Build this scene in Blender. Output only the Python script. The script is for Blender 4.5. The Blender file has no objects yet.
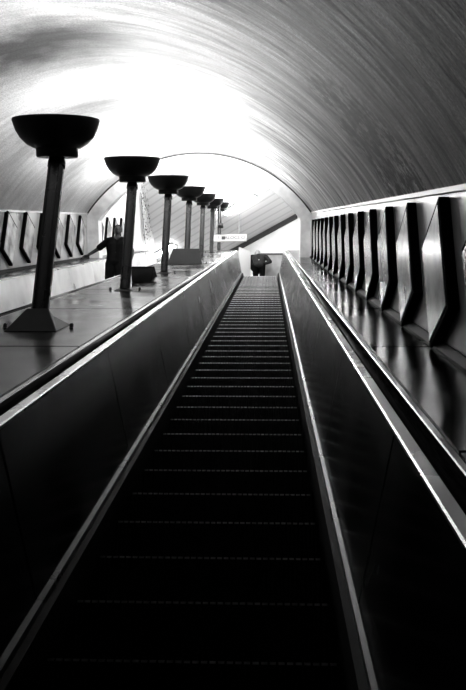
import bpy, bmesh, math, random
from mathutils import Vector, Matrix
random.seed(7)
C = bpy.context.scene.collection
scene = bpy.context.scene
R = math.radians
CO, SI = math.cos(R(30)), 0.5
EYE = 1.7

# ------------------------------------------------------------------ frames
def SP(x, s, h):                     # slope coordinates: x across, s up the incline, h square to it
    return Vector((x, s*CO - h*SI, EYE + s*SI + h*CO))
SLOPE = Matrix.Translation((0, 0, EYE)) @ Matrix.Rotation(R(30), 4, 'X')
HB = -1.47                           # step nosing plane
S1, LC = 25.71, 1.6                  # start and length of the bend to the landing
_pts = []
y, z = S1*CO - HB*SI, EYE + S1*SI + HB*CO
Y1 = y
N = 32
for i in range(N+1):
    a = R(30)*(1 - i/N)
    _pts.append((S1 + LC*i/N, y, z, a))
    if i < N:
        am = R(30)*(1 - (i+.5)/N)
        y += math.cos(am)*LC/N; z += math.sin(am)*LC/N
Y2, ZL = y, z                        # landing level
def path(s):
    if s <= S1: return s*CO - HB*SI, EYE + s*SI + HB*CO, R(30)
    if s >= S1+LC: return Y2 + s-S1-LC, ZL, 0.0
    t = (s-S1)/LC*N; i = min(int(t), N-1); f = t-i
    a, b = _pts[i], _pts[i+1]
    return a[1]+(b[1]-a[1])*f, a[2]+(b[2]-a[2])*f, a[3]+(b[3]-a[3])*f
def step_z(yy):
    if yy <= Y1: return yy*math.tan(R(30)) + 0.0
    if yy >= Y2: return ZL
    for a, b in zip(_pts, _pts[1:]):
        if a[1] <= yy <= b[1]: return a[2]+(b[2]-a[2])*(yy-a[1])/(b[1]-a[1])
    return ZL
def stations(s0, s1):
    out = [s0]
    k = S1
    while k < S1+LC+.001:
        if s0 < k < s1: out.append(k)
        k += LC/10
    out.append(s1)
    return out

# ------------------------------------------------------------------ helpers
def obj(name, bm, m, parent=None, smooth=False, recalc=True):
    if recalc: bmesh.ops.recalc_face_normals(bm, faces=bm.faces)
    me = bpy.data.meshes.new(name); bm.to_mesh(me); bm.free()
    if m: me.materials.append(m)
    if smooth:
        for p in me.polygons: p.use_smooth = True
        if smooth != 'all':
            try: me.set_sharp_from_angle(angle=R(smooth if smooth is not True else 35))
            except Exception: pass
    o = bpy.data.objects.new(name, me); C.objects.link(o)
    if parent: o.parent = parent
    return o
def tag(o, label=None, cat=None, group=None, kind=None):
    if label: o['label'] = label
    if cat: o['category'] = cat
    if group: o['group'] = group
    if kind: o['kind'] = kind
    return o
def thing(name, label, cat, loc=(0,0,0), group=None):
    o = bpy.data.objects.new(name, None); C.objects.link(o); o.location = loc
    o.empty_display_size = .1
    return tag(o, label, cat, group)
def dup(root, loc, label, group=None):
    r = root.copy(); C.objects.link(r); r.location = loc; r['label'] = label
    if group: r['group'] = group
    for ch in list(root.children):
        c = ch.copy(); C.objects.link(c); c.parent = r
        for g in list(ch.children):
            d = g.copy(); C.objects.link(d); d.parent = c
    return r
def hexa(bm, pts):                   # 8 corners: bottom 4 (ccw), top 4
    v = [bm.verts.new(p) for p in pts]
    for f in ((3,2,1,0),(4,5,6,7),(0,1,5,4),(1,2,6,5),(2,3,7,6),(3,0,4,7)):
        bm.faces.new([v[i] for i in f])
def box(bm, x0, x1, y0, y1, z0, z1, M=None):
    P = [Vector(p) for p in ((x0,y0,z0),(x1,y0,z0),(x1,y1,z0),(x0,y1,z0),(x0,y0,z1),(x1,y0,z1),(x1,y1,z1),(x0,y1,z1))]
    if M: P = [M @ p for p in P]
    hexa(bm, P)
def bevel(bm, w, seg=2):
    bmesh.ops.bevel(bm, geom=list(bm.edges), offset=w, segments=seg, affect='EDGES', profile=.5)
def sweep(profile, s0, s1, bm=None):   # closed profile [(x, v)], v above the nosing line
    bm = bm or bmesh.new()
    rings = []
    for s in stations(s0, s1):
        yy, zz, a = path(s)
        rings.append([bm.verts.new((x, yy - v*math.sin(a), zz + v*math.cos(a))) for x, v in profile])
    n = len(profile)
    for A, B in zip(rings, rings[1:]):
        for i in range(n): bm.faces.new((A[i], A[(i+1)%n], B[(i+1)%n], B[i]))
    bm.faces.new(rings[0]); bm.faces.new(list(reversed(rings[-1])))
    return bm
def lathe(bm, prof, cx=0, cy=0, seg=40, cap=True):
    rings = []
    for r, z in prof:
        rings.append([bm.verts.new((cx+r*math.cos(2*math.pi*k/seg), cy+r*math.sin(2*math.pi*k/seg), z)) for k in range(seg)])
    for A, B in zip(rings, rings[1:]):
        for k in range(seg): bm.faces.new((A[k], A[(k+1)%seg], B[(k+1)%seg], B[k]))
    if cap: bm.faces.new(rings[0]); bm.faces.new(rings[-1])
    return bm

# ------------------------------------------------------------------ materials
def g(v): return (v, v, v, 1)
def mat(name, base, rough=.5, metal=0, spec=.5, var=0, vscale=4, rvar=0, bump=0, bscale=30, stretch=(1,1,1), coat=0):
    m = bpy.data.materials.new(name); m.use_nodes = True
    nt = m.node_tree; b = nt.nodes['Principled BSDF']
    b.inputs['Base Color'].default_value = g(base); b.inputs['Roughness'].default_value = rough
    b.inputs['Metallic'].default_value = metal; b.inputs['Specular IOR Level'].default_value = spec
    b.inputs['Coat Weight'].default_value = coat; b.inputs['Coat Roughness'].default_value = .08
    if var or rvar or bump:
        tc = nt.nodes.new('ShaderNodeTexCoord'); mp = nt.nodes.new('ShaderNodeMapping')
        mp.inputs['Scale'].default_value = stretch
        nt.links.new(tc.outputs['Object'], mp.inputs[0])
        n = nt.nodes.new('ShaderNodeTexNoise'); n.inputs['Scale'].default_value = vscale; n.inputs['Detail'].default_value = 5
        nt.links.new(mp.outputs[0], n.inputs['Vector'])
        if var:
            mr = nt.nodes.new('ShaderNodeMapRange'); mr.inputs[1].default_value = .3; mr.inputs[2].default_value = .7
            mr.inputs[3].default_value = base*(1-var); mr.inputs[4].default_value = base*(1+var)
            nt.links.new(n.outputs['Fac'], mr.inputs[0]); nt.links.new(mr.outputs[0], b.inputs['Base Color'])
        if rvar:
            mr = nt.nodes.new('ShaderNodeMapRange'); mr.inputs[1].default_value = .3; mr.inputs[2].default_value = .7
            mr.inputs[3].default_value = max(.02, rough-rvar); mr.inputs[4].default_value = rough+rvar
            nt.links.new(n.outputs['Fac'], mr.inputs[0]); nt.links.new(mr.outputs[0], b.inputs['Roughness'])
        if bump:
            n2 = nt.nodes.new('ShaderNodeTexNoise'); n2.inputs['Scale'].default_value = bscale; n2.inputs['Detail'].default_value = 3
            nt.links.new(mp.outputs[0], n2.inputs['Vector'])
            bp = nt.nodes.new('ShaderNodeBump'); bp.inputs['Strength'].default_value = bump; bp.inputs['Distance'].default_value = .02
            nt.links.new(n2.outputs['Fac'], bp.inputs['Height']); nt.links.new(bp.outputs[0], b.inputs['Normal'])
    return m
def emit(name, base, strength):
    m = mat(name, base); b = m.node_tree.nodes['Principled BSDF']
    b.inputs['Emission Color'].default_value = g(1); b.inputs['Emission Strength'].default_value = strength
    return m

M = {}
M['bowl'] = mat('dark bronze', .018, .33, .6, var=.3)
M['pole'] = mat('pole bronze', .05, .3, .9, rvar=.08, vscale=6)
M['bulb'] = emit('uplighter glass', .8, 8)
M['rubber'] = mat('handrail rubber', .01, .07, 0, 1.0)
M['alu'] = mat('satin aluminium', .72, .3, 1, rvar=.06, vscale=3)
M['rail'] = mat('skirting rail metal', .055, .3, 1, rvar=.05, vscale=3)
M['strip'] = mat('outer edging', .4, .25, 1)
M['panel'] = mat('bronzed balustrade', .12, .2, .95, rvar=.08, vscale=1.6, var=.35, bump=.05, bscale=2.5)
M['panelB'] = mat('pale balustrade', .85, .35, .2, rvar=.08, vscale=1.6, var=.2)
M['skirt'] = mat('black skirting', .004, .6, 0, .12)
M['step'] = mat('step metal', .03, .5, .6, var=.4, vscale=12)
M['nosing'] = mat('worn step edge', .7, .42, .7, var=.5, vscale=25)
M['deck'] = mat('dark deck metal', .006, .2, 0, .17, rvar=.1, vscale=1.3, var=.35, bump=.04, bscale=1.8)
M['frame'] = mat('black frame', .005, .9, 0, .03)
M['cornice'] = mat('cornice plaster', .55, .4, 0)
M['ring'] = mat('arch plaster', .8, .6, var=.15, vscale=5)
M['hall'] = mat('hall wall', .7, .6, var=.08, vscale=3)
M['floor'] = mat('landing floor', .3, .5, var=.2)
M['dark'] = mat('shaft underside', .01, .8)
M['beam'] = mat('dark beam', .03, .6)
M['white'] = mat('white enamel', .5, .45)
M['grey'] = mat('grey screen', .22, .6, var=.2)
M['black'] = mat('black paint', .02, .5)
M['box'] = mat('dark box metal', .005, .5, 0, .15, var=.3, vscale=10)
M['leaf'] = mat('dark foliage', .012, .8, 0, .1, var=.5, vscale=20)
M['skin'] = mat('skin', .03, .55, 0, .3)
M['skin2'] = mat('pale skin', .3, .5)
M['shirt'] = mat('black cotton', .004, 1, 0, .03)
M['trous'] = mat('black trousers', .004, 1, 0, .03)
M['jacket'] = mat('dark jacket', .014, .9, 0, .08, var=.5, vscale=14, bump=.4, bscale=14)
M['hair'] = mat('dark hair', .005, .7, 0, .1)
M['hair2'] = mat('pale hair', .22, .7, 0, .2)
M['shoe'] = mat('black shoes', .015, .4)
M['lettering'] = mat('sign lettering', .06, .6)

# treads: ribbed
def step_ribs():
    nt = M['step'].node_tree; b = nt.nodes['Principled BSDF']
    tc = nt.nodes.new('ShaderNodeTexCoord'); w = nt.nodes.new('ShaderNodeTexWave')
    w.wave_type = 'BANDS'; w.bands_direction = 'X'; w.inputs['Scale'].default_value = 16
    nt.links.new(tc.outputs['Object'], w.inputs['Vector'])
    bp = nt.nodes.new('ShaderNodeBump'); bp.inputs['Strength'].default_value = .8; bp.inputs['Distance'].default_value = .01
    nt.links.new(w.outputs['Fac'], bp.inputs['Height']); nt.links.new(bp.outputs[0], b.inputs['Normal'])
step_ribs()

# vault plaster: streaks and darker bands running round the barrel, stipple, one crumbling patch (object space = slope space)
def vault_material():
    m = bpy.data.materials.new('vault plaster'); m.use_nodes = True
    nt = m.node_tree; L = nt.links; b = nt.nodes['Principled BSDF']
    b.inputs['Roughness'].default_value = .6; b.inputs['Specular IOR Level'].default_value = .25
    tc = nt.nodes.new('ShaderNodeTexCoord')
    def noise(sc, stretch, det, rough=.6):
        mp = nt.nodes.new('ShaderNodeMapping'); mp.inputs['Scale'].default_value = stretch
        L.new(tc.outputs['Object'], mp.inputs[0])
        n = nt.nodes.new('ShaderNodeTexNoise'); n.inputs['Scale'].default_value = sc
        n.inputs['Detail'].default_value = det; n.inputs['Roughness'].default_value = rough
        L.new(mp.outputs[0], n.inputs['Vector']); return n.outputs['Fac']
    def rng(src, a, b_, c, d):
        r = nt.nodes.new('ShaderNodeMapRange'); r.inputs[1].default_value = a; r.inputs[2].default_value = b_
        r.inputs[3].default_value = c; r.inputs[4].default_value = d; L.new(src, r.inputs[0]); return r.outputs[0]
    def mul(a, b_):
        r = nt.nodes.new('ShaderNodeMath'); r.operation = 'MULTIPLY'; L.new(a, r.inputs[0]); L.new(b_, r.inputs[1]); return r.outputs[0]
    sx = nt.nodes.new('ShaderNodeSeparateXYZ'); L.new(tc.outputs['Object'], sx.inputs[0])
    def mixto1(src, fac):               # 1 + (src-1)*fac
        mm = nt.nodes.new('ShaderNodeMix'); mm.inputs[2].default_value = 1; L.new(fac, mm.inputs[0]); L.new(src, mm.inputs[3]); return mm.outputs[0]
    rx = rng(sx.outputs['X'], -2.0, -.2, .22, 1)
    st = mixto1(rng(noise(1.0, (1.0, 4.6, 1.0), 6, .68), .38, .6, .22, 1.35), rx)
    # base colour darkened in irregular bands round the left of the barrel
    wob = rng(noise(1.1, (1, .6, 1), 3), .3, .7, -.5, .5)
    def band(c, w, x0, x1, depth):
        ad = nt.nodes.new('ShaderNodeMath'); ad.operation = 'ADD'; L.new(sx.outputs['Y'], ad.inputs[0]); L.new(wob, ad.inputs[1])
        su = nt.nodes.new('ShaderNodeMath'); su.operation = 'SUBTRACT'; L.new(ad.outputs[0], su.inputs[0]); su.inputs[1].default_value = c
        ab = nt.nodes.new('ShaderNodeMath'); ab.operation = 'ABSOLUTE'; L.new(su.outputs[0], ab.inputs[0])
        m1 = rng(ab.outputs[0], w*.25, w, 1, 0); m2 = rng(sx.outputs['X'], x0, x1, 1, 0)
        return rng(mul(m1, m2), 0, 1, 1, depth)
    dark_bands = mul(band(7.7, .9, -1.7, -.9, .22), band(5.0, 4.0, -3.5, -2.7, .4))
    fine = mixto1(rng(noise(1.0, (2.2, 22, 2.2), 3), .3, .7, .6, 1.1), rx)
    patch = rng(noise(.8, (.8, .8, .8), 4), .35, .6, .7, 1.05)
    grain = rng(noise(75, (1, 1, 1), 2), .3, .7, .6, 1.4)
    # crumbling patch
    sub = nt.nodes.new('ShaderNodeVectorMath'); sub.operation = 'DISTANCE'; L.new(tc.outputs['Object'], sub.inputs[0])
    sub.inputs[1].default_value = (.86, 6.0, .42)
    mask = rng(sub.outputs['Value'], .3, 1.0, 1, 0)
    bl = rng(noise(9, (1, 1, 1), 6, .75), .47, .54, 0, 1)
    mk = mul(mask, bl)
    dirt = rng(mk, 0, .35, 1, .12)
    out = mul(mul(mul(mul(st, fine), mul(patch, grain)), dirt), dark_bands)
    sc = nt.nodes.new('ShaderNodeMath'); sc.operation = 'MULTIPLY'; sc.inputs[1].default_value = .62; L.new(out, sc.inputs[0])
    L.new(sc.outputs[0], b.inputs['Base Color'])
    bp = nt.nodes.new('ShaderNodeBump'); bp.inputs['Strength'].default_value = .25; bp.inputs['Distance'].default_value = .03
    L.new(noise(3, (.8, 3, .8), 4), bp.inputs['Height']); L.new(bp.outputs[0], b.inputs['Normal'])
    return m
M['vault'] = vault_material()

def wall_material():
    return mat('glazed wall', .32, .35, 0, .5, var=.25, vscale=2.5, rvar=.1)
M['wall'] = wall_material()

def poster_material():
    m = bpy.data.materials.new('poster face'); m.use_nodes = True
    nt = m.node_tree; L = nt.links; b = nt.nodes['Principled BSDF']
    b.inputs['Roughness'].default_value = .2
    tc = nt.nodes.new('ShaderNodeTexCoord'); oi = nt.nodes.new('ShaderNodeObjectInfo')
    add = nt.nodes.new('ShaderNodeVectorMath'); add.operation = 'MULTIPLY_ADD'
    L.new(tc.outputs['Object'], add.inputs[0]); add.inputs[1].default_value = (1, 1, 1)
    cmb = nt.nodes.new('ShaderNodeCombineXYZ')
    mm = nt.nodes.new('ShaderNodeMath'); mm.operation = 'MULTIPLY'; mm.inputs[1].default_value = 40; L.new(oi.outputs['Random'], mm.inputs[0])
    for i in range(3): L.new(mm.outputs[0], cmb.inputs[i])
    L.new(cmb.outputs[0], add.inputs[2])
    n = nt.nodes.new('ShaderNodeTexNoise'); n.inputs['Scale'].default_value = 3.5; n.inputs['Detail'].default_value = 6
    L.new(add.outputs[0], n.inputs['Vector'])
    r = nt.nodes.new('ShaderNodeMapRange'); r.inputs[1].default_value = .35; r.inputs[2].default_value = .65
    r.inputs[3].default_value = .14; r.inputs[4].default_value = .55
    L.new(n.outputs['Fac'], r.inputs[0])
    r2 = nt.nodes.new('ShaderNodeMapRange'); r2.inputs[3].default_value = .3; r2.inputs[4].default_value = 1.3
    L.new(oi.outputs['Random'], r2.inputs[0])
    mu = nt.nodes.new('ShaderNodeMath'); mu.operation = 'MULTIPLY'; L.new(r.outputs[0], mu.inputs[0]); L.new(r2.outputs[0], mu.inputs[1])
    L.new(mu.outputs[0], b.inputs['Base Color'])
    return m
M['poster'] = poster_material()

def board_material():                 # hall ceiling: boards parallel to the bulkhead beam
    m = bpy.data.materials.new('boarded ceiling'); m.use_nodes = True
    nt = m.node_tree; L = nt.links; b = nt.nodes['Principled BSDF']; b.inputs['Roughness'].default_value = .6
    tc = nt.nodes.new('ShaderNodeTexCoord'); mp = nt.nodes.new('ShaderNodeMapping')
    mp.inputs['Rotation'].default_value = (0, 0, R(47.3)); L.new(tc.outputs['Object'], mp.inputs[0])
    w = nt.nodes.new('ShaderNodeTexWave'); w.bands_direction = 'Y'; w.inputs['Scale'].default_value = 1.1
    w.inputs['Distortion'].default_value = .4; w.inputs['Detail'].default_value = 2
    L.new(mp.outputs[0], w.inputs['Vector'])
    r = nt.nodes.new('ShaderNodeMapRange'); r.inputs[1].default_value = 0; r.inputs[2].default_value = .25
    r.inputs[3].default_value = .56; r.inputs[4].default_value = .72
    L.new(w.outputs['Fac'], r.inputs[0]); L.new(r.outputs[0], b.inputs['Base Color'])
    return m
M['boards'] = board_material()

# ------------------------------------------------------------------ dimensions
XC1, XC2 = -.26, -2.91
WR, WL = .965, -4.14
XP = -1.585
SA, SB = -2.4, 19.4                  # tunnel length along the slope
SPRING, CROWN = .145, 1.66
HALF = (WR-WL)/2
DECKV = -.68 - HB                    # deck height over the nosing line
ZC = 16.7                            # hall ceiling

def slope_obj(name, bm, m, **k):      # bm in slope coordinates
    o = obj(name, bm, m, **k); o.matrix_world = SLOPE; return o

# ------------------------------------------------------------------ tunnel
def spring(s_): return .145 + .009*s_
def arc_pts(off=0, s_=19.4, n=48, inset=0):
    h0 = spring(s_); rise = CROWN - h0; rad = (HALF**2 + rise**2)/(2*rise)
    cz = CROWN - rad; a = math.asin(min(1, HALF/rad)); rr = rad + off
    return [(XP + rr*math.sin(-a + 2*a*i/n), cz + rr*math.cos(-a + 2*a*i/n)) for i in range(n+1)]
RAD = (HALF**2 + (CROWN-spring(19.4))**2)/(2*(CROWN-spring(19.4)))
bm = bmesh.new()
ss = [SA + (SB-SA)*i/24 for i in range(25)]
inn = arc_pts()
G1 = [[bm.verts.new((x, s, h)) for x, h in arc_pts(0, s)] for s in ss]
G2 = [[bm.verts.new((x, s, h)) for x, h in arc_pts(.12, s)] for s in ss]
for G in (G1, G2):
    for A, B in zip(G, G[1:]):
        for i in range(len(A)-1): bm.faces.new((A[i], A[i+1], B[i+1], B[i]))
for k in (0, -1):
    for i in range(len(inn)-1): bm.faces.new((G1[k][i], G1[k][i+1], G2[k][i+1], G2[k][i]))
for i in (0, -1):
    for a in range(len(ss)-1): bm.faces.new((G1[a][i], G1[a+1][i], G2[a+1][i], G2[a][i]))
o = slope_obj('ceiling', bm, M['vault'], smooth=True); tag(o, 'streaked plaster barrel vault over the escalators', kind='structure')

def wall_slope(name, x0, x1, s0, s1, h0, h1, m, label):
    bm = bmesh.new(); box(bm, x0, x1, s0, s1, h0, h1)
    return tag(slope_obj(name, bm, m), label, kind='structure')
def taper(name, x0, x1, lo, m, label):
    bm = bmesh.new(); t0, t1 = spring(SA)+.02, spring(SB)+.02
    l0, l1 = (lo, lo) if lo < -1 else (t0-.028, t1-.028)
    hexa(bm, [(x0,SA,l0),(x1,SA,l0),(x1,SB,l1),(x0,SB,l1),(x0,SA,t0),(x1,SA,t0),(x1,SB,t1),(x0,SB,t1)])
    tag(slope_obj(name, bm, m), label, kind='structure')
taper('wall_right', WR, WR+.14, -2.2, M['wall'], 'pale lower wall behind the poster panels at right')
taper('wall_left', WL-.14, WL, -2.2, M['wall'], 'pale lower wall behind the poster panels at left')
taper('trim_1', WR-.03, WR+.06, 0, M['cornice'], 'thin pale cornice above the right poster panels')
taper('trim_2', WL-.06, WL+.03, 0, M['cornice'], 'thin pale cornice above the left poster panels')

# arch ring that closes the tunnel, with legs
bm = bmesh.new()
def ring_poly(rad, leg):
    p = [(x, h) for x, h in arc_pts(rad)]
    return p
a_out = arc_pts(.02)
RI = RAD - .30
ci = CROWN - RAD
xl = HALF - .26
a_i = math.asin(xl/RI)
a_in = [(XP + RI*math.sin(-a_i + 2*a_i*i/48), ci + RI*math.cos(-a_i + 2*a_i*i/48)) for i in range(49)]
o_pts = [(WL, -.75)] + a_out + [(WR, -.75)]
i_pts = [(WL+.26, -.75)] + a_in + [(WR-.26, -.75)]
F = [[bm.verts.new((x, s, h)) for x, h in P] for s in (SB-.02, SB+.38) for P in (o_pts, i_pts)]
n = len(o_pts)
for i in range(n-1):
    bm.faces.new((F[0][i], F[0][i+1], F[1][i+1], F[1][i])); bm.faces.new((F[2][i], F[2][i+1], F[3][i+1], F[3][i]))
    bm.faces.new((F[1][i], F[1][i+1], F[3][i+1], F[3][i])); bm.faces.new((F[0][i], F[0][i+1], F[2][i+1], F[2][i]))
for i in (0, -1): bm.faces.new((F[0][i], F[1][i], F[3][i], F[2][i]))
tag(slope_obj('trim_3', bm, M['ring'], smooth=30), 'pale plaster arch ring where the tunnel meets the hall', kind='structure')
# thin dark lip on the ring's rim
bm = bmesh.new()
A0 = arc_pts(-.001); B0 = arc_pts(-.028)
Fv = [[bm.verts.new((x, s, h)) for x, h in P] for s in (SB-.05, SB-.02) for P in (A0, B0)]
for i in range(len(A0)-1):
    for a, b in ((0,1),(2,3),(1,3),(0,2)): bm.faces.new((Fv[a][i], Fv[a][i+1], Fv[b][i+1], Fv[b][i]))
for i in (0, -1): bm.faces.new((Fv[0][i], Fv[1][i], Fv[3][i], Fv[2][i]))
tag(slope_obj('trim_4', bm, M['black'], smooth=30), 'thin dark lip round the arch ring', kind='structure')

# sloping floor of the shaft and the landing floor
wall_slope('floor_shaft', WL-.12, WR+.12, SA, 27, -2.3, -2.2, M['dark'], 'dark floor of the inclined shaft')
bm = bmesh.new(); box(bm, -12, 3, Y2+.3, 38, ZL-.2, ZL)
tag(obj('floor', bm, M['floor']), 'grey floor of the upper landing', kind='structure')

# hall
YA = (SB+.38)*CO - 1.2*SI - .05
def yat(s, h): return s*CO - h*SI
bm = bmesh.new()
y0 = yat(SB, 0)
def side_wall(x0, x1, yend):
    bm = bmesh.new()
    P = []
    for x in (x0, x1):
        P.append([bm.verts.new((x, yy, zz)) for yy, zz in ((yat(SB, -2.2), EYE+SB*SI-2.2*CO), (yend, ZL-.6), (yend, ZC), (yat(SB, 3.2), ZC), (yat(SB, .2), EYE+SB*SI+.2*CO))])
    bm.faces.new(P[0]); bm.faces.new(list(reversed(P[1])))
    for i in range(5): bm.faces.new((P[0][i], P[0][(i+1)%5], P[1][(i+1)%5], P[1][i]))
    return bm
tag(obj('wall_hall_right', side_wall(WR, WR+.12, 25.12), M['hall']), 'white wall right of the escalator head beyond the arch', kind='structure')
tag(obj('wall_hall_left', side_wall(WL-.12, WL, 26.8), M['hall']), 'white wall left of the escalators beyond the arch', kind='structure')
bm = bmesh.new()                       # wall over the arch, facing the hall
for P0, P1 in zip(arc_pts(.01), arc_pts(.01)[1:]):
    a = SP(P0[0], SB+.2, P0[1]); b = SP(P1[0], SB+.2, P1[1])
    a2, b2 = SP(P0[0], SB+.36, P0[1]), SP(P1[0], SB+.36, P1[1])
    hexa(bm, [a, b, b2, a2, Vector((a.x, 16.6, ZC)), Vector((b.x, 16.6, ZC)), Vector((b.x, 16.75, ZC)), Vector((a.x, 16.75, ZC))])
tag(obj('wall_front', bm, M['hall']), 'wall above the arch on the hall side', kind='structure')
A = Vector((-.87, 27.1, 0)); B = Vector((.92, 25.16, 0)); D = (B-A).normalized(); NN = Vector((-D.y, D.x, 0))
if NN.y < 0: NN = -NN
def oblique(a, b, n0, n1, z0, z1):
    p, q = A + D*a, A + D*b
    P = [p+NN*n0, q+NN*n0, q+NN*n1, p+NN*n1]
    bm = bmesh.new(); hexa(bm, [Vector((v.x, v.y, z0)) for v in P] + [Vector((v.x, v.y, z1)) for v in P]); return bm
tag(obj('wall_back', oblique(-12, 2.78, 0, .15, ZL-.1, ZC+.1), M['hall']), 'white wall under the dark beam behind the landing', kind='structure')
tag(obj('trim_5', oblique(-12, 2.7, -.07, .0, ZC-.17, ZC), M['beam']), 'dark beam running along the top of the oblique back wall', kind='structure')
bm = bmesh.new(); box(bm, -12, 3, 16.6, 38, ZC, ZC+.15)
tag(obj('ceiling_hall', bm, M['boards']), 'pale boarded ceiling of the upper hall', kind='structure')
bm = bmesh.new(); box(bm, -12.1, -12, 16.6, 38, ZL, ZC)
tag(obj('wall_hall_far', bm, M['hall']), 'far left wall of the upper hall', kind='structure')
bm = bmesh.new(); box(bm, -12, WL-.12, 16.5, 16.6, ZL, ZC)
tag(obj('wall_hall_side', bm, M['hall']), 'side wall of the upper hall', kind='structure')

# ------------------------------------------------------------------ escalators
def pr(xc, sgn, pts): return [(xc + sgn*u, v) for u, v in pts]
HAND = []
for k in range(14):
    a = math.pi*2*k/14
    HAND.append((.771 + .034*math.cos(a), .772 + .026*math.sin(a)))
def build_escalator(xc, label, pan_in, first_steps, steps_master=None):
    e = thing('escalator', label, 'escalator', (0, 0, 0), None)
    for sgn in (-1, 1):
        obj('skirting', sweep(pr(xc, sgn, [(.53,-.5),(.56,-.5),(.56,.10),(.53,.10)]), SA, S1+LC+.2), M['skirt'], e)
        obj('skirting_rail', sweep(pr(xc, sgn, [(.560,.10),(.585,.10),(.585,.130),(.58,.135),(.562,.125)]), SA, S1+LC+.2), M['rail'], e)
        k = -2
        while True:
            s0 = 2.9 + 2.05*k; s1 = s0 + 2.05 - .022; k += 1
            if s0 > S1+LC: break
            s0 = max(s0, SA); s1 = min(s1, S1+LC+.2)
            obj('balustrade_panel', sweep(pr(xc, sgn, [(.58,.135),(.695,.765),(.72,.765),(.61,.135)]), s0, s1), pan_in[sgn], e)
        obj('balustrade_backing', sweep(pr(xc, sgn, [(.615,.10),(.735,.755),(.83,.755),(.83,.60),(.65,-.5),(.615,-.5)]), SA, S1+LC+.2), M['skirt'], e)
        obj('inner_decking', sweep(pr(xc, sgn, [(.69,.765),(.69,.776),(.696,.780),(.735,.780),(.735,.765)]), SA, S1+LC+.2), M['alu'], e)
        obj('handrail', sweep(pr(xc, sgn, HAND), SA, S1+LC+.2), M['rubber'], e, smooth='all')['label'] = 'black rubber handrail'
        obj('outer_decking', sweep(pr(xc, sgn, [(.808,.755),(.808,.782),(.812,.786),(.832,.786),(.842,.776),(.842,.755)]), SA, S1+LC+.2), M['strip'], e)
    # steps
    j = -5; first = None
    while True:
        yy = .2976 + .4*j; j += 1
        if yy > Y2 - .2: break
        zz = step_z(yy)
        if steps_master is None and first is None:
            bm = bmesh.new()
            prof = [(0,0),(.40,0),(.40,-.05),(.10,-.07),(.045,-.24),(.022,-.24),(.018,-.17),(.008,-.08),(0,-.03)]
            P = [[bm.verts.new((x, a, b)) for a, b in prof] for x in (-.51, .51)]
            bm.faces.new(P[0]); bm.faces.new(list(reversed(P[1])))
            for i in range(len(prof)): bm.faces.new((P[0][i], P[0][(i+1)%len(prof)], P[1][(i+1)%len(prof)], P[1][i]))
            st = obj('step', bm, M['step'], e)
            bm = bmesh.new()
            for q in range(34):          # comb teeth of the worn edge
                x = -.5 + q*1.0/34
                box(bm, x, x+.0215, -.005, .014, -.006, .003)
            ed = obj('step_edge', bm, M['nosing'], st); ed['label'] = 'worn bright metal step edge'
            first = st
        else:
            src = first or steps_master
            st = src.copy(); C.objects.link(st); st.parent = e
            ed = src.children[0].copy(); C.objects.link(ed); ed.parent = st
            if first is None: first = st
        st.location = (xc, yy, zz)
    return e, first
PI_ = {-1: M['panel'], 1: M['panel']}
esc1, stp = build_escalator(XC1, 'near escalator of dark steps rising straight ahead between bronze balustrades', PI_, None)
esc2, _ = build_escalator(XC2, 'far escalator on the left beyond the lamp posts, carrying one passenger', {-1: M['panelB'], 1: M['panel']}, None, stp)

# decks of metal plates
def deck(x0, x1, label, joints):
    bm = bmesh.new()
    s0 = SA
    J = [j for j in joints if j > SA+.2] + [S1+LC+.2]
    for j in J:
        sweep([(x0, DECKV-.05), (x1, DECKV-.05), (x1, DECKV), (x0, DECKV)], s0, j-.014, bm)
        s0 = j+.014
    return tag(obj('metal_deck', bm, M['deck']), label, 'deck')
JN = [4.85+2.3*k for k in range(-3, 10)]
deck(XC2+.843, XC1-.843, 'dark shiny metal deck between the two escalators where the lamp posts stand', JN)
deck(XC1+.843, WR-.002, 'dark shiny metal deck between the right handrail and the right wall panels', JN)
deck(WL+.002, XC2-.843, 'pale-lit metal deck at the foot of the left wall panels', JN)
for nm, x0, x1, lb in (('wall_rail', WR-.045, WR-.002, 'metal angle rail along the foot of the right wall'), ('wall_rail', WL+.002, WL+.045, 'metal angle rail along the foot of the left wall')):
    o = obj(nm, sweep([(x0, DECKV+.001), (x1, DECKV+.001), (x1, DECKV+.05), (x1-.01 if x0 > 0 else x1, DECKV+.05), (x0, DECKV+.018)], SA, SB-.05), M['skirt'])
    tag(o, lb, 'rail')

# ------------------------------------------------------------------ poster panels
def make_frame(side, label, loc, H):
    W_, DP = .53, .06
    t = thing('poster_panel', label, 'poster', loc, 'poster panels on the %s wall' % ('right' if side > 0 else 'left'))
    sx = -side                          # protrudes towards the tunnel centre; origin = wall plane, near top corner
    bm = bmesh.new()
    box(bm, min(0, sx*DP), max(0, sx*DP), 0, W_, -H, 0); bevel(bm, .004, 1)
    obj('frame', bm, M['frame'], t)
    bm = bmesh.new()
    a, b = sorted((sx*DP, sx*(DP+.004)))
    box(bm, a, b, .034, W_-.02, -H+.034, -.034)
    obj('poster', bm, M['poster'], t)
    return t
ORD = ['lowest', 'second', 'third', 'fourth', 'fifth', 'sixth', 'seventh', 'eighth', 'ninth', 'tenth', 'eleventh', 'twelfth', 'thirteenth', 'fourteenth', 'fifteenth', 'sixteenth', 'seventeenth']
master = None
for k in range(17):
    yy = 3.95 + .905*(k-1)
    if yy > yat(SB, 0) - .6: break
    zz = yy*math.tan(R(30)) + 1.885
    lb = ('black-edged poster panel cut by the right edge of the photo, lowest on the right wall' if k == 0
          else '%s black-edged poster panel up the right wall, counted from the lowest at the photo edge' % ORD[k])
    if master is None: master = make_frame(1, lb, (WR, yy, zz), .66)
    else: dup(master, (WR, yy, zz), lb)
NR = k
master = None; q = 0
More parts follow.
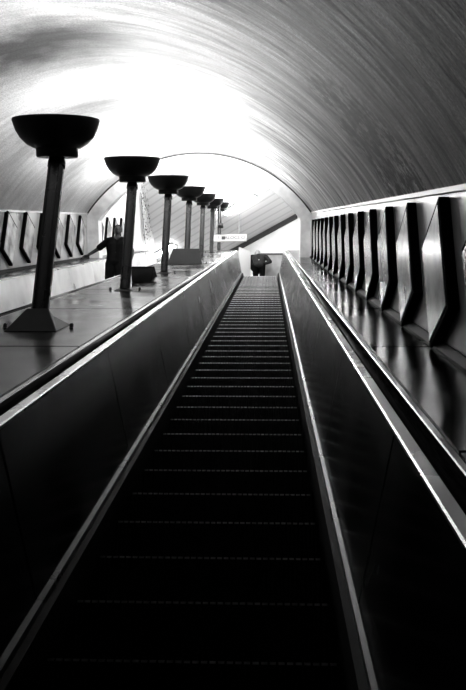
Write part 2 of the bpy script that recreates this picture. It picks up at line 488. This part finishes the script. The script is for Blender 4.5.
for k in range(0, 13):
    yy = 11.4 + .905*k
    if yy > 22: break
    if yat(SB,0)-.75 < yy < yat(SB, 0)+.45: continue
    zz = yy*math.tan(R(30)) + 2.02
    beyond = yy > yat(SB, 0)
    if k < 0: lb = 'poster panel on the left wall just left of the first lamp post, %s' % ('lower one' if k == -2 else 'upper one')
    elif not beyond:
        lb = ('%s' % ORD[k] if k else 'first') + ' left-wall poster panel counting from the left photo edge, before the arch'
    else:
        lb = ORD[q].replace('lowest', 'first') + ' left-wall poster panel beyond the arch ring, behind the passenger'; q += 1
    if k < 0: lb = ('lower' if k == -2 else 'upper') + ' of two left-wall poster panels below those at the photo edge'
    if master is None: master = make_frame(-1, lb, (WL, yy, zz), .70)
    else: dup(master, (WL, yy, zz), lb)

# ------------------------------------------------------------------ uplighters
POLE_S = [6.44 + 3.55*k for k in range(7)]
POLE_Y = [s_*CO - .525*SI for s_ in POLE_S]
def deck_z(yy):                        # top of deck below world y
    if yy < Y1: 
        s = (yy - .68*SI)/CO            # h=-.68 : y = s*CO + .68*SI
        return EYE + s*SI - .68*CO
    return step_z(yy) + DECKV
RIMH = 2.0 if False else None
def make_lamp(i, yy, label, big):
    zb = deck_z(yy); s = (yy + .525*SI)/CO
    zc = EYE + s*SI + .525*CO           # underside of the collar; the bowl's rim lies parallel to the incline
    TB = Matrix.Translation((0, 0, zc-zb)) @ Matrix.Rotation(R(30), 4, 'X') @ Matrix.Diagonal((1, 1, .84, 1)) @ Matrix.Translation((0, 0, .328))
    H = 0
    t = thing('uplighter', label, 'lamp', (XP, yy, zb), 'uplighters on the deck between the escalators')
    prof = [(.0,-.225),(.165,-.222),(.215,-.195),(.262,-.14),(.293,-.075),(.308,-.02),(.314,0),(.322,.002),(.324,-.012),(.318,-.035),(.302,-.095),(.270,-.160),(.225,-.215),(.178,-.245),(.158,-.252),(.155,-.262),(.155,-.318),(.148,-.328),(.0,-.328)]
    bm = bmesh.new()
    seg = 56; rings = []
    for r, z in prof:
        if r == 0: rings.append([bm.verts.new((0, 0, H+z))])
        else: rings.append([bm.verts.new((r*math.cos(2*math.pi*k/seg), r*math.sin(2*math.pi*k/seg), H+z)) for k in range(seg)])
    for A_, B_ in zip(rings, rings[1:]):
        for k in range(seg):
            if len(A_) == 1: bm.faces.new((A_[0], B_[k], B_[(k+1)%seg]))
            elif len(B_) == 1: bm.faces.new((A_[k], A_[(k+1)%seg], B_[0]))
            else: bm.faces.new((A_[k], A_[(k+1)%seg], B_[(k+1)%seg], B_[k]))
    bmesh.ops.transform(bm, matrix=TB, verts=bm.verts)
    bowl = obj('bowl', bm, M['bowl'], t, smooth=40)
    bm = bmesh.new(); lathe(bm, [(.05,H-.225),(.07,H-.20),(.075,H-.13),(.05,H-.09),(.01,H-.08)], seg=20)
    bmesh.ops.transform(bm, matrix=TB, verts=bm.verts)
    H = zc-zb+.328
    obj('bulb', bm, M['bulb'], bowl, smooth='all')
    bm = bmesh.new()
    lathe(bm, [(.056, .005), (.056, H-.30)], seg=24)
    for k in range(4):                 # flat rib on each side of the post
        a = math.pi/2*k + math.pi/4
        box(bm, .05, .062, -.012, .012, .0, H-.33, Matrix.Rotation(a, 4, 'Z'))
    lathe(bm, [(.066, H-.41), (.066, H-.37)], seg=24)
    obj('pole', bm, M['pole'], t, smooth=40)
    bm = bmesh.new()
    tn = math.tan(R(30)) if yy < Y1 else 0
    b, tp, hh = (.33, .25, .20) if big == 2 else (.18, .075, .12) if big else (.11, .075, .02)
    P = [Vector((x*b, y_*b, y_*b*tn)) for x, y_ in ((-1,-1),(1,-1),(1,1),(-1,1))]
    if big == 2 or big: top = [Vector((x*tp, y_*tp*.9, hh)) for x, y_ in ((-1,-1),(1,-1),(1,1),(-1,1))]
    else: top = [Vector((x*tp, y_*tp, y_*tp*tn+hh)) for x, y_ in ((-1,-1),(1,-1),(1,1),(-1,1))]
    hexa(bm, P+top); bevel(bm, .006, 1)
    obj('base', bm, M['box'], t)
    for sx in (-1, 1):                 # bolt ears beside the foot
        bm = bmesh.new(); lathe(bm, [(.014, 0), (.014, .03), (.008, .035)], cx=sx*(b+.05), cy=0, seg=12)
        obj('bolt', bm, M['pole'], t)
    l = bpy.data.lights.new('uplight', 'POINT'); l.energy = LAMP_E[i]; l.shadow_soft_size = .07
    lo = bpy.data.objects.new('uplight', l); C.objects.link(lo); lo.location = Vector((XP, yy, zb)) + TB @ Vector((0, 0, -.03))
    return t
LAMP_E = [6.5, 16, 42, 85, 62, 36, 20]
WHICH = ['nearest and largest dark bowl uplighter on a thick post, at the left edge',
 'second bowl uplighter up the deck, its post in front of the passenger',
 'third bowl uplighter up the deck, just right of the passenger',
 'fourth bowl uplighter up the deck, its post rising from a wide trapezoid base',
 'fifth bowl uplighter up the deck, first beyond the arch ring',
 'sixth bowl uplighter up the deck, paler with distance near the sign',
 'farthest and smallest bowl uplighter at the top of the deck']
for i, yy in enumerate(POLE_Y): make_lamp(i, yy, WHICH[i], {0: 1, 3: 2}.get(i, 0))

# dark metal box on the deck
yb = 9.70; zb = deck_z(yb); tn = math.tan(R(30))
t = thing('deck_box', 'small dark tapered metal box on the deck between second and third lamp posts', 'box', (XP-.02, yb, zb))
bm = bmesh.new()
P = [Vector((x*.125, y_*.12, y_*.12*tn+.001)) for x, y_ in ((-1,-1),(1,-1),(1,1),(-1,1))]
T = [Vector((x*.145, y_*.13, .13)) for x, y_ in ((-1,-1),(1,-1),(1,1),(-1,1))]
hexa(bm, P+T); bevel(bm, .008, 2); obj('body', bm, M['box'], t, smooth=30)
bm = bmesh.new(); box(bm, -.155, .155, -.14, .14, .131, .147); bevel(bm, .005, 1); obj('lid', bm, M['box'], t)

# ------------------------------------------------------------------ hall fittings
def ceiling_light(x, y_, label, Ln=1.35, strength=14):
    t = thing('ceiling_light', label, 'lamp', (x, y_, ZC), 'ceiling lights of the upper hall')
    Mx = Matrix.Rotation(math.atan2(D.y, D.x), 4, 'Z')
    bm = bmesh.new(); box(bm, -Ln/2, Ln/2, -.11, .11, -.07, 0, Mx); bevel(bm, .008, 1); obj('housing', bm, M['white'], t)
    bm = bmesh.new(); box(bm, -Ln/2+.02, Ln/2-.02, -.09, .09, -.10, -.071, Mx); obj('diffuser', bm, emit('diffuser', .8, strength), t)
ceiling_light(-.97, 24.4, 'glowing ceiling light on the boarded hall ceiling, right of the lamp bowls', 1.5, 12)
ceiling_light(-1.9, 21.8, 'glowing ceiling light above the farthest lamp bowls', 1.3, 12)
ceiling_light(-3.9, 27.6, 'glowing ceiling light at the left of the hall ceiling', 1.3, 12)
ceiling_light(-.4, 19.3, 'added fill light hidden just above the crown of the arch', 1.3, 12)  # added to fill the hall with light, unseen from the camera
ceiling_light(-3.0, 19.0, 'added fill light hidden above the left shoulder of the arch', 1.3, 12)  # second unseen lamp, added as hall fill

# hanging sign
t = thing('hanging_sign', 'small white direction sign with grey lettering hanging beyond the arch', 'sign', (-1.23, 23.2, 14.59))
Rz = Matrix.Rotation(R(-2), 4, 'Z')
bm = bmesh.new(); box(bm, -.54, .54, -.02, .02, 0, .25, Rz); bevel(bm, .008, 1); obj('board', bm, M['white'], t)
for sx in (-.42, .3):
    bm = bmesh.new(); lathe(bm, [(.012, .25), (.012, ZC-14.59)], cx=sx, cy=0, seg=10); obj('rod', bm, M['strip'], t)
bm = bmesh.new(); box(bm, -.24, -.13, -.024, -.0205, .07, .18, Rz); obj('square_mark', bm, M['black'], t)
def text(body, size, loc, m, parent, name='lettering'):
    cu = bpy.data.curves.new(name, 'FONT'); cu.body = body; cu.size = size; cu.extrude = .001; cu.align_x = 'CENTER'; cu.align_y = 'CENTER'
    o = bpy.data.objects.new(name, cu); C.objects.link(o)
    dg = bpy.context.evaluated_depsgraph_get(); me = bpy.data.meshes.new_from_object(o.evaluated_get(dg))
    bpy.data.objects.remove(o)
    mo = bpy.data.objects.new(name, me); C.objects.link(mo); me.materials.clear(); me.materials.append(m)
    mo.parent = parent; mo.location = loc; mo.rotation_euler = (R(90), 0, R(-2)); return mo
text('ALOCS O', .15, (.17, -.03, .125), M['lettering'], t)
text('17', .14, (-.38, -.012, .125), M['lettering'], t)
# small hung dark box
t = thing('hanging_unit', 'tiny dark box on a drop rod above the left end of the white sign', 'fitting', (-1.5, 23.0, 15.0))
bm = bmesh.new(); box(bm, -.08, .08, -.09, .09, 0, .09); bevel(bm, .01, 1); obj('body', bm, M['black'], t)
bm = bmesh.new(); lathe(bm, [(.012, .09), (.012, ZC-15.0)], cx=-.04, seg=10); obj('rod', bm, M['grey'], t)

# white screen at the escalator head, grey partition behind the bending person
bm = bmesh.new()
P = [Vector((-.98, 24.78, 0)), Vector((-.61, 25.12, 0)), Vector((-.63, 25.15, 0)), Vector((-1.0, 24.81, 0))]
hexa(bm, [p+Vector((0,0,ZL+.001)) for p in P] + [P[0]+Vector((0,0,15.27)), P[1]+Vector((0,0,15.28)), P[2]+Vector((0,0,15.28)), P[3]+Vector((0,0,15.27))])
tag(obj('white_screen', bm, M['white']), 'white upright screen at the head of the near escalator, left of the bending person', 'screen')
t = thing('partition', 'grey partition with a black top edge behind the bending person', 'partition', (.1, 25.5, ZL))
bm = bmesh.new(); box(bm, -.4, .36, -.03, .03, 0, 15.33-ZL); obj('panel', bm, M['grey'], t)
bm = bmesh.new(); box(bm, -.41, .37, -.04, .04, 15.331-ZL, 15.40-ZL); obj('top_edge', bm, M['black'], t)

# trailing foliage on the left hall wall
t = thing('trailing_plant', 'dark ragged trailing foliage on the white wall left of the third lamp', 'plant', (WL, 24.3, 15.0))
bm = bmesh.new()
pts = [Vector((.05, -1.15 + 1.5*k/14, 1.35 - 1.05*k/14 + .05*math.sin(k*2))) for k in range(15)]
for a, b in zip(pts, pts[1:]):
    d = (b-a).normalized(); u = Vector((1,0,0)); w = d.cross(u)
    hexa(bm, [a-u*.008-w*.008, a+u*.008-w*.008, a+u*.008+w*.008, a-u*.008+w*.008, b-u*.008-w*.008, b+u*.008-w*.008, b+u*.008+w*.008, b-u*.008+w*.008])
obj('stem', bm, M['leaf'], t)
bm = bmesh.new()
for k in range(260):
    f = random.random(); c = pts[int(f*13)] + Vector((random.uniform(0, .22), random.gauss(0, .13+.12*math.sin(f*3.1)), random.gauss(0, .1)))
    a = random.uniform(0, 6.28); l = random.uniform(.06, .13); dr = Vector((random.uniform(-.2,.3), math.cos(a), math.sin(a))).normalized()
    sd = dr.cross(Vector((1, .2, 0))).normalized()*l*.3
    v = [bm.verts.new(c), bm.verts.new(c+dr*l*.5+sd), bm.verts.new(c+dr*l), bm.verts.new(c+dr*l*.5-sd)]
    bm.faces.new(v)
o = obj('foliage', bm, M['leaf'], t, recalc=False); o['kind'] = 'stuff'

# ------------------------------------------------------------------ people
_ico = bmesh.new(); bmesh.ops.create_icosphere(_ico, subdivisions=2, radius=1)
ICO = [v.co.copy() for v in _ico.verts]; _ico.free()
def cap(bm, p0, r0, p1, r1):
    p0, p1 = Vector(p0), Vector(p1)
    vs = [bm.verts.new(p + c*r) for p, r in ((p0, r0), (p1, r1)) for c in ICO]
    res = bmesh.ops.convex_hull(bm, input=vs)
    dead = {e for e in res['geom_interior'] + res['geom_unused'] if isinstance(e, bmesh.types.BMVert)}
    bmesh.ops.delete(bm, geom=list(dead), context='VERTS')
def ell(bm, c, r, sub=3, rot=None):
    m_ = Matrix.Translation(Vector(c)) @ (rot or Matrix()) @ Matrix.Diagonal((r[0], r[1], r[2], 1))
    bmesh.ops.create_icosphere(bm, subdivisions=sub, radius=1, matrix=m_)
def chain(bm, pts, rs):
    for (a, ra), (b, rb) in zip(zip(pts, rs), list(zip(pts, rs))[1:]):
        t_ = bmesh.new(); cap(t_, a, ra, b, rb)
        me = bpy.data.meshes.new('tmp'); t_.to_mesh(me); t_.free(); bm.from_mesh(me); bpy.data.meshes.remove(me)
def fuse(name, bm, m, parent, voxel=.008, sm=6):
    me = bpy.data.meshes.new(name+'_raw'); bm.to_mesh(me); bm.free()
    o = bpy.data.objects.new(name, me); C.objects.link(o)
    r = o.modifiers.new('r', 'REMESH'); r.mode = 'VOXEL'; r.voxel_size = voxel
    s = o.modifiers.new('s', 'SMOOTH'); s.factor = .5; s.iterations = sm
    dg = bpy.context.evaluated_depsgraph_get(); dg.update()
    nm = bpy.data.meshes.new_from_object(o.evaluated_get(dg))
    bpy.data.objects.remove(o); bpy.data.meshes.remove(me)
    nm.name = name; nm.materials.clear(); nm.materials.append(m)
    for p in nm.polygons: p.use_smooth = True
    no = bpy.data.objects.new(name, nm); C.objects.link(no); no.parent = parent
    return no
def hand(bm, w, d, up, side, curl=.6, thumb=1):
    """w wrist, d finger direction, up = back of hand, side = towards the thumb"""
    w, d, up, side = Vector(w), Vector(d).normalized(), Vector(up).normalized(), Vector(side).normalized()
    for k, off in enumerate((-.028, -.010, .010, .028)):
        base = w + d*.085 + side*off
        chain(bm, [w + side*off*.5, base], [.017, .013])
        L_ = (.034, .042, .045, .039)[k]
        a = base + (d*math.cos(curl) - up*math.sin(curl))*L_
        b = a + (d*math.cos(curl*2.2) - up*math.sin(curl*2.2))*L_*.7
        c = b + (d*math.cos(curl*3.2) - up*math.sin(curl*3.2))*L_*.55
        chain(bm, [base, a, b, c], [.0105, .0098, .009, .008])
    tb = w + d*.025 + side*.02
    t1 = tb + (side*.8 + d*.6 - up*.2).normalized()*.042
    t2 = t1 + (side*.2 + d*.9 - up*.5).normalized()*.032
    chain(bm, [tb, t1, t2], [.015, .0125, .010])
def person(name, label, loc, J, face, M_, scale=(1, 1, 1)):
    """J joint dict in local space, face = direction the face looks (local)"""
    t = thing(name, label, 'person', loc); t.scale = scale
    V = {k: Vector(v) for k, v in J.items() if len(v) == 3}
    f = Vector(face).normalized(); right = f.cross(Vector((0,0,1))).normalized(); upv = right.cross(f)
    bm = bmesh.new()
    # torso
    sh = (V['shR']-V['shL'])
    pel, che = V['pelvis'], V['chest']
    for a, b, ra, rb in ((V['hipL'], V['hipR'], .105, .105),):
        chain(bm, [a, b], [ra, rb])
    wst = pel.lerp(che, .5)
    su = sh.normalized()
    chain(bm, [wst-su*.05, wst+su*.05], [.095, .095])
    for k in (-1, 1):
        chain(bm, [pel+su*k*.06, wst+su*k*.055, che+su*k*.075, che.lerp(V['neck'], .55)+su*k*.08], [.105, .095, .108, .085])
    chain(bm, [V['shL'], V['shL'].lerp(V['neck'], .55), V['neck']], [.055, .06, .055]); chain(bm, [V['shR'], V['shR'].lerp(V['neck'], .55), V['neck']], [.055, .06, .055])
    chain(bm, [V['neck'], V['head']-upv*.06], [.055, .052])
    for s in 'LR':
        chain(bm, [V['sh'+s], V['el'+s], V['wr'+s]], [.052, .040, .026])
        chain(bm, [V['hip'+s], V['kn'+s], V['an'+s]], [.095, .058, .040])
        chain(bm, [V['an'+s], V['an'+s]+Vector((0,0,-.03))+V['foot']*.17], [.035, .03])
        h = V['hd'+s]; hand(bm, V['wr'+s], h, V['hu'+s], V['hs'+s], J['curl'][0])
    rot = Matrix((right, f, upv)).transposed().to_4x4()
    ell(bm, V['head'], (.076, .095, .112), rot=rot)
    ell(bm, V['head'] + f*.03 - upv*.055, (.052, .06, .055), rot=rot)
    chain(bm, [V['head']+f*.088+upv*.012, V['head']+f*.108-upv*.022], [.009, .014])
    chain(bm, [V['head']+f*.088-upv*.052-right*.018, V['head']+f*.088-upv*.052+right*.018], [.008, .008])
    for k in (-1, 1): ell(bm, V['head']+right*k*.078-upv*.005-f*.005, (.010, .018, .030), rot=rot)
    body = fuse('body', bm, M_['skin'], t, .0075, 3)
    for k in (-1, 1):
        bm = bmesh.new(); ell(bm, V['head']+right*k*.032+upv*.008+f*.084, (.013, .009, .009), sub=2, rot=rot); obj('eye', bm, M['black'], t, smooth='all')
    bm = bmesh.new(); ell(bm, V['head']-f*.012+upv*.022, (.084, .096, .108), rot=rot)
    # hairline: cut the face away
    bmesh.ops.bisect_plane(bm, geom=bm.verts[:]+bm.edges[:]+bm.faces[:], plane_co=V['head']+f*.045+upv*.02, plane_no=(f*1.0 - upv*.75), clear_outer=True)
    bmesh.ops.holes_fill(bm, edges=[e for e in bm.edges if e.is_boundary])
    obj('hair', bm, M_['hair'], t, smooth='all')
    # clothes
    bm = bmesh.new()
    for k in (-1, 1):
        chain(bm, [pel+su*k*.07-Vector((0,0,.03)), wst+su*k*.07, che+su*k*.085, che.lerp(V['neck'], .55)+su*k*.085], [.122, .112, .126, .094])
    chain(bm, [pel-su*.05-Vector((0,0,.03)), pel+su*.05-Vector((0,0,.03))], [.122, .122])
    fr = M_['sleeve']
    for s in 'LR':
        chain(bm, [V['neck'].lerp(V['sh'+s], .45), V['sh'+s]], [.065, .068])
        if fr >= 1: chain(bm, [che.lerp(V['neck'], .5), V['neck']], [.10, .085])
        if fr < 1: chain(bm, [V['sh'+s], V['sh'+s].lerp(V['el'+s], fr)], [.068, .066])
        else: chain(bm, [V['sh'+s], V['el'+s], V['el'+s].lerp(V['wr'+s], .92)], [.072, .062, .046])
    fuse('shirt' if fr < 1 else 'jacket', bm, M_['top'], t, .011, 4)
    bm = bmesh.new()
    chain(bm, [V['hipL'], V['hipR']], [.112, .112])
    for s in 'LR': chain(bm, [V['hip'+s], V['kn'+s], V['an'+s]+Vector((0,0,.02))], [.11, .078, .062])
    fuse('trousers', bm, M['trous'], t, .012, 3)
    for s in 'LR':
        bm = bmesh.new(); a = V['an'+s]
        chain(bm, [a+Vector((0,0,-.035))-V['foot']*.04, a+Vector((0,0,-.045))+V['foot']*.19], [.046, .036])
        bmesh.ops.bisect_plane(bm, geom=bm.verts[:]+bm.edges[:]+bm.faces[:], plane_co=a+Vector((0,0,-.079)), plane_no=(0,0,-1), clear_outer=True)
        fuse('shoe', bm, M['shoe'], t, .008, 2)
    return t

# passenger riding the far escalator, facing down towards the viewer, right hand on the rail
jp = int((15.2-.2976)/.4); py = .2976 + .4*jp; pz = step_z(py)
yfoot = py + .2
J = dict(pelvis=(0,0,.97), hipL=(.09,0,.93), hipR=(-.09,0,.93), knL=(.10,-.02,.50), knR=(-.10,-.02,.50), anL=(.10,.02,.082), anR=(-.10,.02,.082),
  chest=(0,.0,1.30), neck=(0,.01,1.50), head=(.0,-.015,1.665), shL=(.19,.01,1.44), shR=(-.19,.01,1.44),
  elR=(-.40,.05,1.27), wrR=(-.56,.02,1.135), hdR=(-.55,-.35,-.35), huR=(0,.2,1), hsR=(.5,-.8,0),
  elL=(.30,.06,1.18), wrL=(.31,-.08,.96), hdL=(0,-.3,-1), huL=(1,0,0), hsL=(0,-1,-.3), foot=(0,-1,0), curl=(.45,))
person('person', 'person in a black short-sleeved shirt riding the far escalator, one hand on its rail', (-3.12, yfoot, pz), J, (.1,-1,.02),
       dict(skin=M['skin'], hair=M['hair'], top=M['shirt'], sleeve=.75), (1.05, 1.05, 1.05))
# person at the escalator head, seen from behind, stooping
J = dict(pelvis=(0,-.05,.95), hipL=(-.09,-.05,.92), hipR=(.09,-.05,.92), knL=(-.10,.03,.50), knR=(.10,.03,.50), anL=(-.10,-.03,.082), anR=(.10,-.03,.082),
  chest=(0,.10,1.24), neck=(-.01,.2,1.40), head=(-.05,.27,1.52), shL=(-.20,.17,1.36), shR=(.20,.17,1.36),
  elR=(.33,.06,1.12), wrR=(.17,-.02,1.0), hdR=(-.7,-.4,-.3), huR=(0,-1,.3), hsR=(0,0,1),
  elL=(-.26,.25,1.10), wrL=(-.18,.42,1.0), hdL=(.3,.8,-.2), huL=(0,.3,1), hsL=(1,0,0), foot=(0,1,0), curl=(.5,))
person('person', 'person with pale hair and dark jacket stooping at the head of the near escalator', (-.33, 25.0, ZL), J, (0,.9,-.35),
       dict(skin=M['skin2'], hair=M['hair2'], top=M['jacket'], sleeve=1), (1.12, 1.05, 1.05))

# ------------------------------------------------------------------ world, camera, view
w = bpy.data.worlds.new('World'); scene.world = w; w.use_nodes = True
w.node_tree.nodes['Background'].inputs[0].default_value = (0, 0, 0, 1)
w.node_tree.nodes['Background'].inputs[1].default_value = 0
FPX = 850.0
cam = bpy.data.cameras.new('Camera'); co = bpy.data.objects.new('Camera', cam); C.objects.link(co)
cam.sensor_fit = 'VERTICAL'; cam.sensor_height = 36; cam.lens = FPX/690*36; cam.clip_end = 200; cam.clip_start = .02
up = Vector((39, 2093, -FPX)).normalized(); d = Vector((36, 118, -FPX)).normalized()
Yc = (d - up*d.dot(up)).normalized(); Xc = Yc.cross(up)
rot = Matrix((Xc, Yc, up))            # camera space -> world
co.matrix_world = Matrix.Translation((0, 0, EYE)) @ rot.to_4x4()
scene.camera = co
vs = scene.view_settings
vs.view_transform = 'Standard'; vs.look = 'None'; vs.gamma = 1; vs.use_curve_mapping = False; vs.exposure = 3.0
